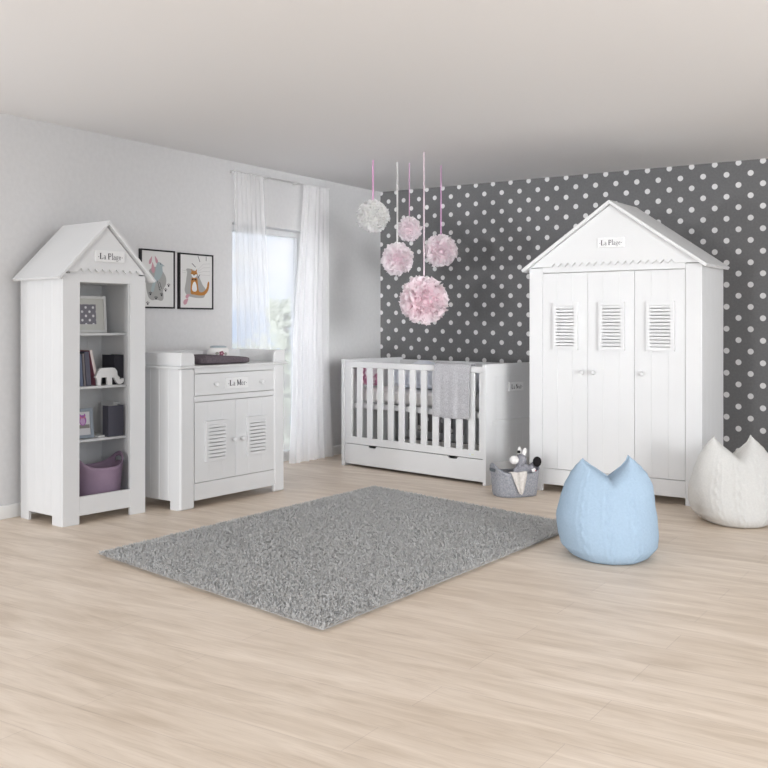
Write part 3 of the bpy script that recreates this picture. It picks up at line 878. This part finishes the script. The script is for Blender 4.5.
def bird(b, w, h):
    sm_poly(b, 'stone', [(.075, .085), (.055, .16), (.07, .25), (.12, .295), (.19, .29), (.245, .235), (.25, .18), (.222, .13), (.225, .075), (.205, .055), (.155, .062), (.11, .058)], 1)
    drop(b, .095, .335, .042, .030, R(-24), 2); drop(b, .158, .340, .042, .030, R(26), 2); drop(b, .122, .280, .052, .040, R(6), 2)
    sm_poly(b, 'blue', [(.16, .325), (.185, .335), (.205, .325), (.235, .308), (.213, .302), (.215, .26), (.19, .215), (.155, .19), (.14, .16), (.125, .12), (.10, .125), (.118, .18), (.13, .21), (.145, .27)], 3)
    b.mi = KEYS.index('ink'); disc(b, .196, .322, .0045, .0045, -.018 - .0016, 8)
    stroke(b, 'ink', [(.165, .20), (.185, .13)], .004, 4); stroke(b, 'ink', [(.185, .19), (.205, .14)], .004, 4); stroke(b, 'ink', [(.19, .16), (.18, .14), (.20, .13)], .003, 4)
    for px_, pz_ in ((.07, .03), (.095, .10), (.15, .07), (.205, .095), (.245, .13), (.275, .165)): paw(b, px_, pz_, .014, 5)
def fox(b, w, h):
    sm_poly(b, 'stone', [(.085, .275), (.075, .295), (.10, .305), (.17, .29), (.21, .25), (.25, .19), (.285, .15), (.27, .095), (.22, .085), (.14, .09), (.085, .105), (.06, .14), (.072, .20)], 1)
    sm_poly(b, 'rust', [(.125, .12), (.125, .19), (.135, .235), (.19, .235), (.20, .19), (.215, .135), (.26, .135), (.295, .165), (.305, .20), (.318, .215), (.325, .195), (.312, .145), (.275, .112), (.22, .105), (.165, .11)], 2)
    sm_poly(b, 'rust', [(.125, .305), (.132, .285), (.125, .265), (.15, .243), (.175, .243), (.195, .262), (.188, .285), (.19, .305), (.172, .29), (.145, .29)], 3, 4)
    sm_poly(b, 'white', [(.128, .262), (.145, .262), (.157, .256), (.172, .262), (.192, .262), (.176, .242), (.158, .236), (.142, .242)], 4, 4)
    b.mi = KEYS.index('ink'); disc(b, .157, .258, .006, .005, -.018 - .002, 8); disc(b, .145, .271, .003, .003, -.018 - .002, 8); disc(b, .171, .271, .003, .003, -.018 - .002, 8)
    b.face([(v[0], -.0202, v[1]) for v in ((.135, .232), (.135, .215), (.157, .225))]); b.face([(v[0], -.0202, v[1]) for v in ((.182, .232), (.182, .215), (.157, .225))])
    sm_poly(b, 'white', [(.155, .205), (.14, .18), (.138, .145), (.165, .132), (.188, .145), (.185, .18), (.172, .205)], 4)
    for p, q in (((.135, .345), (.175, .318)), ((.20, .235), (.222, .262)), ((.20, .405), (.222, .36)), ((.29, .405), (.29, .37))): stroke(b, 'ink', [p, q], .005, 3)
    for k in range(4): stroke(b, 'line', [(.20 + .002 * k, .30 - .012 * k), (.26, .345 - .028 * k), (.335, .352 - .03 * k)], .0025, 2)
    stroke(b, 'line', [(.03, .29), (.08, .285)], .0025, 2); stroke(b, 'line', [(.03, .275), (.075, .272)], .0025, 2)
    drop(b, .085, .095, .035, .036, R(-60), 3); drop(b, .065, .052, .042, .044, R(-50), 3)
picture(-3.153, -2.816, 1.311, 1.734, 'black framed picture of a blue bird with pink leaves, nearer the bookcase', bird)
picture(-2.772, -2.405, 1.309, 1.728, 'black framed picture of an orange fox with paw marks, nearer the window', fox)
for o in COL.objects:
    if o.get('label', '').startswith('black framed picture of an orange fox'): o['label'] = 'black framed picture of an orange fox, nearer the window'

# ------------------------------------------------------------------ tissue pompoms
def pompom(top, zc, rad, n, c_in, c_out, scol, sw, label, seed, petal=.42, long=False):
    rnd = random.Random(seed); nr = np.random.RandomState(seed)
    t = thing('pompom', label, 'pompom', (top[0], top[1], zc), rnd.uniform(0, 3), 'tissue pompoms hanging from the ceiling')
    b = MB()
    ga = math.pi * (3 - math.sqrt(5))
    for i in range(n):
        zz = 1 - 2 * (i + .5) / n; rr = math.sqrt(1 - zz * zz)
        d = Vector((rr * math.cos(ga * i), rr * math.sin(ga * i), zz)) + Vector((rnd.gauss(0, .12), rnd.gauss(0, .12), rnd.gauss(0, .12)))
        d.normalize()
        s = d.cross(Vector((rnd.uniform(-1, 1), rnd.uniform(-1, 1), rnd.uniform(-1, 1)))).normalized()
        q = d.cross(s)
        L = rad * rnd.uniform(.88, 1.06); wd_ = rad * petal * rnd.uniform(.7, 1.2)
        cup = rnd.uniform(-.35, .35); curl = rnd.uniform(-.2, .25); ph = rnd.uniform(0, 6.28)
        rows = []
        nw = 4
        for k, (rf, wf) in enumerate(((.55, .35), (.72, .65), (.88, 1.0), (1.0, .95 if not long else .5))):
            row = []
            for j in range(nw + 1):
                a = 2 * j / nw - 1
                jag = (rnd.uniform(-.07, .05) if k == 3 else 0) - (.10 * a * a if k == 3 else 0)
                p = d * L * (rf + jag) + s * (a * wd_ * wf * .5) + q * (rad * (cup * a * a * wf + .06 * math.sin(ph + a * 5) * rf + curl * rf * rf * .5))
                row.append(b.bm.verts.new(p))
            rows.append(row)
        for k in range(3):
            for j in range(nw):
                f = b.bm.faces.new([rows[k][j], rows[k][j + 1], rows[k + 1][j + 1], rows[k + 1][j]]); f.smooth = True
    b.sphere((0, 0, 0), (rad * .70,) * 3, 28, 18, lambda d: 1 + .05 * math.sin(d.x * 23 + d.z * 9) + .05 * math.sin(d.y * 27 - d.z * 13))  # added inner ball, throws light back to keep the core bright
    b.build('tissue_petals', tissue('tissue_' + name_of(label), c_in, c_out, rad), t, weld=0)
    b = MB(); h = HC - zc
    b.box(-sw / 2, sw / 2, -.0008, .0008, 0, h)
    o = b.build('ribbon', mat('ribbon', scol, .6), t); o.rotation_euler = (0, 0, R(32.81) - t.rotation_euler.z)
    return t
def name_of(s): return s.split(' ')[1]
PK_IN, PK_OUT = (.96, .80, .86), (.97, .93, .95)
pompom((.972, -1.604), 2.049, .134, 300, (.95, .95, .92), (.97, .97, .97), (.72, .30, .58), .008, 'the white tissue pompom, leftmost and highest of the five', 3, .40, True)
pompom((1.070, -1.399), 1.718, .132, 300, PK_IN, PK_OUT, (.50, .49, .49), .014, 'pink tissue pompom on a wide grey ribbon, below the smallest one', 4)
pompom((1.125, -1.305), 1.963, .102, 260, (.96, .82, .87), (.97, .935, .955), (.60, .34, .52), .006, 'smallest pale pink tissue pompom, second highest of the five', 5)
pompom((1.492, -1.695), 1.378, .184, 420, (.95, .74, .80), (.97, .895, .925), (.56, .46, .51), .010, 'largest and lowest pink tissue pompom of the five', 6, .36)
pompom((1.291, -1.080), 1.797, .137, 320, PK_IN, PK_OUT, (.58, .30, .52), .008, 'pale pink tissue pompom hanging rightmost of the five', 7)

# ------------------------------------------------------------------ rug
rc = [Vector((1.258, -4.604)), Vector((2.964, -4.978)), Vector((3.075, -2.595)), Vector((1.320, -2.119))]
M_rug = speckle(mat('grey_shag_pile', (.36, .36, .355), .95, spec=.05), (.47, .47, .465), (.59, .59, .585), 60, lo=.3, hi=.7, detail=5)
rs = np.random.RandomState(11)
nb = 190000
uv = rs.rand(nb, 2)
P4 = [np.array(v) for v in rc]
base = ((1 - uv[:, :1]) * (1 - uv[:, 1:]) * P4[0] + uv[:, :1] * (1 - uv[:, 1:]) * P4[1] + uv[:, :1] * uv[:, 1:] * P4[2] + (1 - uv[:, :1]) * uv[:, 1:] * P4[3])
ang = rs.rand(nb) * 6.283; lean = rs.rand(nb) * .014 + .006; hgt = .020 + rs.rand(nb) * .010; wdt = .0020 + rs.rand(nb) * .0018
# clumps share a lean direction
cl = np.sin(base[:, 0] * 97 + np.sin(base[:, 1] * 79) * 2) + np.cos(base[:, 1] * 101 + np.sin(base[:, 0] * 83) * 2)
ang = ang * 1.0
dx, dy = np.cos(ang), np.sin(ang); px_, py_ = -dy, dx
A = np.stack([base[:, 0] - px_ * wdt, base[:, 1] - py_ * wdt, np.full(nb, .014)], 1)
B = np.stack([base[:, 0] + px_ * wdt, base[:, 1] + py_ * wdt, np.full(nb, .014)], 1)
Cc = np.stack([base[:, 0] + dx * lean + px_ * wdt * .5, base[:, 1] + dy * lean + py_ * wdt * .5, hgt], 1)
Dd = np.stack([base[:, 0] + dx * lean - px_ * wdt * .5, base[:, 1] + dy * lean - py_ * wdt * .5, hgt], 1)
vs = np.stack([A, B, Cc, Dd], 1).reshape(-1, 3)
ctr = sum(rc, Vector((0, 0))) / 4
ri = [v + (ctr - v).normalized() * .035 for v in rc]
bv = [(v.x, v.y, .0005) for v in ri] + [(v.x, v.y, .016) for v in ri]
k0 = len(vs)
verts = np.concatenate([vs, np.array(bv)])
faces = [tuple(range(4 * i, 4 * i + 4)) for i in range(nb)] + [(k0, k0 + 3, k0 + 2, k0 + 1), (k0 + 4, k0 + 5, k0 + 6, k0 + 7)] + [(k0 + i, k0 + (i + 1) % 4, k0 + 4 + (i + 1) % 4, k0 + 4 + i) for i in range(4)]
me = bpy.data.meshes.new('rug'); me.from_pydata(verts.tolist(), [], faces); me.materials.append(M_rug); me.update()
rug = bpy.data.objects.new('rug', me); COL.objects.link(rug)
tag(rug, 'large grey shaggy rug lying on the wooden floor in front of the furniture', 'rug')

# ------------------------------------------------------------------ cat-eared poufs
def knit(name, c):
    m = mat(name, c, .95, spec=.05); nt, n, l, bb = nodes(m)
    tc = n.new('ShaderNodeTexCoord'); sp = n.new('ShaderNodeSeparateXYZ'); l.new(tc.outputs['Object'], sp.inputs[0])
    z = n.new('ShaderNodeTexNoise'); z.inputs['Scale'].default_value = 90; z.inputs['Detail'].default_value = 3; l.new(tc.outputs['Object'], z.inputs['Vector'])
    bp = n.new('ShaderNodeBump'); bp.inputs['Strength'].default_value = .35; bp.inputs['Distance'].default_value = .004
    l.new(z.outputs['Fac'], bp.inputs['Height']); l.new(bp.outputs[0], bb.inputs['Normal'])
    r = n.new('ShaderNodeValToRGB')
    r.color_ramp.elements[0].color = (c[0] * .9, c[1] * .9, c[2] * .9, 1); r.color_ramp.elements[1].color = (min(1, c[0] * 1.06), min(1, c[1] * 1.06), min(1, c[2] * 1.06), 1)
    l.new(z.outputs['Fac'], r.inputs['Fac']); l.new(r.outputs['Color'], bb.inputs['Base Color'])
    return m
def interp(tb, x):
    for (a, va), (b_, vb) in zip(tb, tb[1:]):
        if x <= b_:
            k = (x - a) / (b_ - a); k = k * k * (3 - 2 * k) * .5 + k * .5
            return va + (vb - va) * k
    return tb[-1][1]
def pouf(loc, rz, m, label, seed, hw_tab, valley, earL, earR):
    rnd = random.Random(seed)
    t = thing('pouf', label, 'pouf', loc, rz, 'knitted cat eared poufs')
    nu, nv = 96, 60
    b = MB()
    def surf(s, side, t_):
        """s -1..1 lateral, side -1 front / +1 back, t_ 0..1 height"""
        ear = earL if s < 0 else earR
        Ht = valley + (ear - valley) * max(0, ((s * s + .008) ** .5 - .0894) / .9146) ** .66
        z = t_ * Ht
        hw = interp(hw_tab, z)
        x = s * hw * .975
        x += .006 * math.sin(z * 17 + seed)
        dep = .27 * math.sqrt(max(0, 1 - abs(s) ** 2.4))
        prof = (1 - .86 * max(0, (z - .07) / (earR - .07)) ** 1.5) * math.sqrt(max(0, 1 - t_ ** 22)) * (1 if t_ > .14 else math.sqrt(max(0, 1 - ((.14 - t_) / .14) ** 2)) * .17 + .83)
        dep *= prof
        # cable bands and soft creases on the face
        band = 0
        for c in (-.62, -.12, .42):
            dd = (s - c)
            band += .009 * math.exp(-(dd / .05) ** 2) * (.6 + .6 * math.sin(z * 95 + 3 * (dd > 0)))
            band += .006 * math.exp(-((abs(dd) - .10) / .018) ** 2)
        crease = .006 * math.sin(z * 22 + s * 4 + seed) * math.exp(-((z - .15) / .14) ** 2)
        y = side * (dep + (band + crease) * min(1, prof * 1.5) * math.sqrt(max(0, 1 - s * s)))
        return (x, y, z)
    def fr(u, v): return surf(math.sin((u - .5) * math.pi), -1, v)
    def bk(u, v): return surf(math.sin((u - .5) * math.pi), 1, v)
    b.grid(fr, nu, nv); b.grid(bk, nu, nv)
    # flat bottom
    def bt(u, v):
        s = math.sin((u - .5) * math.pi); p0 = surf(s, -1, 0); p1 = surf(s, 1, 0)
        return (p0[0], p0[1] * (1 - v) + p1[1] * v, 0.0)
    b.grid(bt, nu, 8)
    b.build('body', m, t, smooth=True, weld=2e-4)
    # piped seam along the two ears
    sb = MB(); pts = []
    for i in range(61):
        s = -1 + 2 * i / 60
        pts.append(Vector(surf(s, 1, 1.0)))
    for side_ in (0, 1):
        pass
    ring = []
    for i, p in enumerate(pts):
        a = pts[max(0, i - 1)]; c = pts[min(60, i + 1)]; d = (c - a).normalized(); n1 = Vector((0, 1, 0)); n2 = d.cross(n1)
        ring.append([sb.bm.verts.new(p + (n1 * math.cos(q) + n2 * math.sin(q)) * .0035) for q in (0, 1.257, 2.513, 3.77, 5.027)])
    for a, c in zip(ring, ring[1:]):
        for j in range(5): sb.bm.faces.new([a[j], a[(j + 1) % 5], c[(j + 1) % 5], c[j]]).smooth = True
    sb.build('seam', m, t)
    return t
HWB = [(0, .175), (.02, .215), (.06, .252), (.12, .262), (.20, .264), (.29, .248), (.36, .234), (.42, .205), (.455, .177), (.485, .148), (.505, .124), (.52, .110)]
pouf((3.442, -3.130, 0), R(30), knit('blue_knit', (.325, .425, .53)), 'pale blue knitted pouf with two cat ears at the rug corner', 1, HWB, .402, .498, .517)
HWW = [(0, .17), (.02, .21), (.06, .25), (.12, .266), (.21, .268), (.30, .252), (.38, .226), (.44, .188), (.475, .157), (.50, .130), (.52, .112)]
pouf((3.786, -1.876, 0), R(31), knit('cream_knit', (.64, .635, .615)), 'cream white knitted pouf with two cat ears beside the wardrobe', 2, HWW, .398, .514, .521)

# ------------------------------------------------------------------ felt basket with toys
CT = (2.281, -1.785)
YW = R(52)
M_felt = speckle(mat('grey_felt', (.28, .29, .32), .95, spec=.05), (.25, .26, .29), (.36, .37, .40), 90, .4)
fb = oval_basket(.172, .125, .165, .066, .88, 2.8, hole=False)
fb0 = thing('felt_basket', 'grey felt toy basket standing between the crib and the wardrobe', 'basket', (CT[0], CT[1], 0), YW)
fo_ = fb.build('felt_shell', M_felt, fb0)
sm = fo_.modifiers.new('solid', 'SOLIDIFY'); sm.thickness = .006; sm.offset = -1
for s in (-1, 1):
    b = MB()
    pts = []
    for i in range(16):
        a = 2 * math.pi * i / 16
        pts.append((s * .1745 if True else 0, .042 * max(-1, min(1, 1.25 * math.cos(a))), .184 + .012 * max(-1, min(1, 1.25 * math.sin(a)))))
    b.prism([(p[1], p[2]) for p in pts], s * .1705, s * .1735, 'x')
    b.build('handle_slot', mat('slot_shade', (.11, .13, .15), .8), fb0)['label'] = 'handle slot painted dark for its shade'  # solid dark plate carries the shade of an open slot
# cloth hanging over the front rim
M_cl = speckle(mat('cream_muslin', (.62, .59, .56), .95, spec=.05), (.58, .55, .52), (.68, .65, .62), 60)
b = MB()
rz = YW
def cloth(u, v):
    # u across, v: 0 inside basket -> 1 hanging tip outside
    w = (.105 * (1 - v) ** .8 + .02) if v > .3 else .10
    x = -.035 + (u - .5) * 2 * w * .62 + .02 * v
    if v < .3:
        k = v / .3; y = -.04 - .084 * k; z = .150 + .028 * math.sin(k * 1.57)
    else:
        k = (v - .3) / .7; y = -.134 - .004 * math.sin(k * 3) ; z = .178 - .150 * k
        if k < .08: y = -.130
    return (x, y + .006 * math.sin(u * 12 + v * 3), z + .004 * math.sin(u * 9))
b.grid(cloth, 20, 30)
clo = b.build('muslin_cloth', M_cl, None, smooth=True)
sm = clo.modifiers.new('solid', 'SOLIDIFY'); sm.thickness = .003
clo.location = (CT[0], CT[1], 0); clo.rotation_euler = (0, 0, rz)
tag(clo, 'cream muslin cloth hanging over the front rim of the felt basket', 'cloth')
# plush donkey
dk = thing('plush_donkey', 'grey plush donkey with a white muzzle sitting in the felt basket', 'soft toy', (CT[0], CT[1], -.006), R(32.8))
M_plush = speckle(mat('grey_plush', (.27, .27, .30), .95, spec=.05), (.23, .23, .26), (.33, .33, .36), 120, .5)
M_plw = mat('white_plush', (.76, .75, .74), .95, spec=.05); M_plb = mat('black_plush', (.018, .017, .018), .95, spec=.05)
sk = bmesh.new()
J = [((.050, .0, .075), .062), ((.058, -.01, .185), .052), ((.050, -.012, .226), .042), ((.040, -.02, .262), .056), ((.012, -.03, .262), .034), ((.100, .0, .185), .026), ((.135, -.005, .215), .022), ((.020, -.05, .185), .024), ((.010, -.07, .15), .020)]
vv = [sk.verts.new(p) for p, _ in J]
for a, c in ((0, 1), (1, 2), (2, 3), (3, 4), (1, 5), (5, 6), (1, 7), (7, 8)): sk.edges.new((vv[a], vv[c]))
me = bpy.data.meshes.new('body'); sk.to_mesh(me); sk.free()
bo = bpy.data.objects.new('body', me); COL.objects.link(bo); bo.parent = dk
md = bo.modifiers.new('skin', 'SKIN'); md.use_smooth_shade = True
for i, (_, r) in enumerate(J):
    me.skin_vertices[0].data[i].radius = (r, r)
me.skin_vertices[0].data[0].use_root = True
sb_ = bo.modifiers.new('sub', 'SUBSURF'); sb_.levels = 2; sb_.render_levels = 2
me.materials.append(M_plush)
MB().sphere((-.008, -.040, .256), (.033, .031, .031), 20, 14).build('muzzle', M_plw, dk)['label'] = 'white muzzle'
for ex, ey, rot in ((.062, -.02, .22), (.040, .035, .0)):
    b = MB(); b.sphere((0, 0, .026), (.015, .009, .031), 16, 12, lambda d: 1 - .25 * d.z)
    e_ = b.build('ear', M_plw, dk); e_.location = (ex, ey, .290); e_.rotation_euler = (0, rot, 0); e_['label'] = 'white ear'
MB().sphere((0, 0, 0), (.030, .026, .036), 20, 14).build('hoof', M_plb, dk).location = (.156, -.010, .240)
MB().sphere((0, 0, 0), (.012, .014, .010), 12, 8).build('forelock', M_plb, dk).location = (.026, -.022, .310)
b = MB(); b.box(-.014, .014, -.001, .001, -.012, .012); b.mi = 1; b.box(.006, .014, -.0016, .0012, -.012, -.004)
tg = b.build('care_tag', [M_plw, mat('tag_red', (.5, .08, .1), .7)], dk); tg.location = (.128, -.045, .186); tg.rotation_euler = (R(-10), R(-20), 0); tg['label'] = 'white care tag'
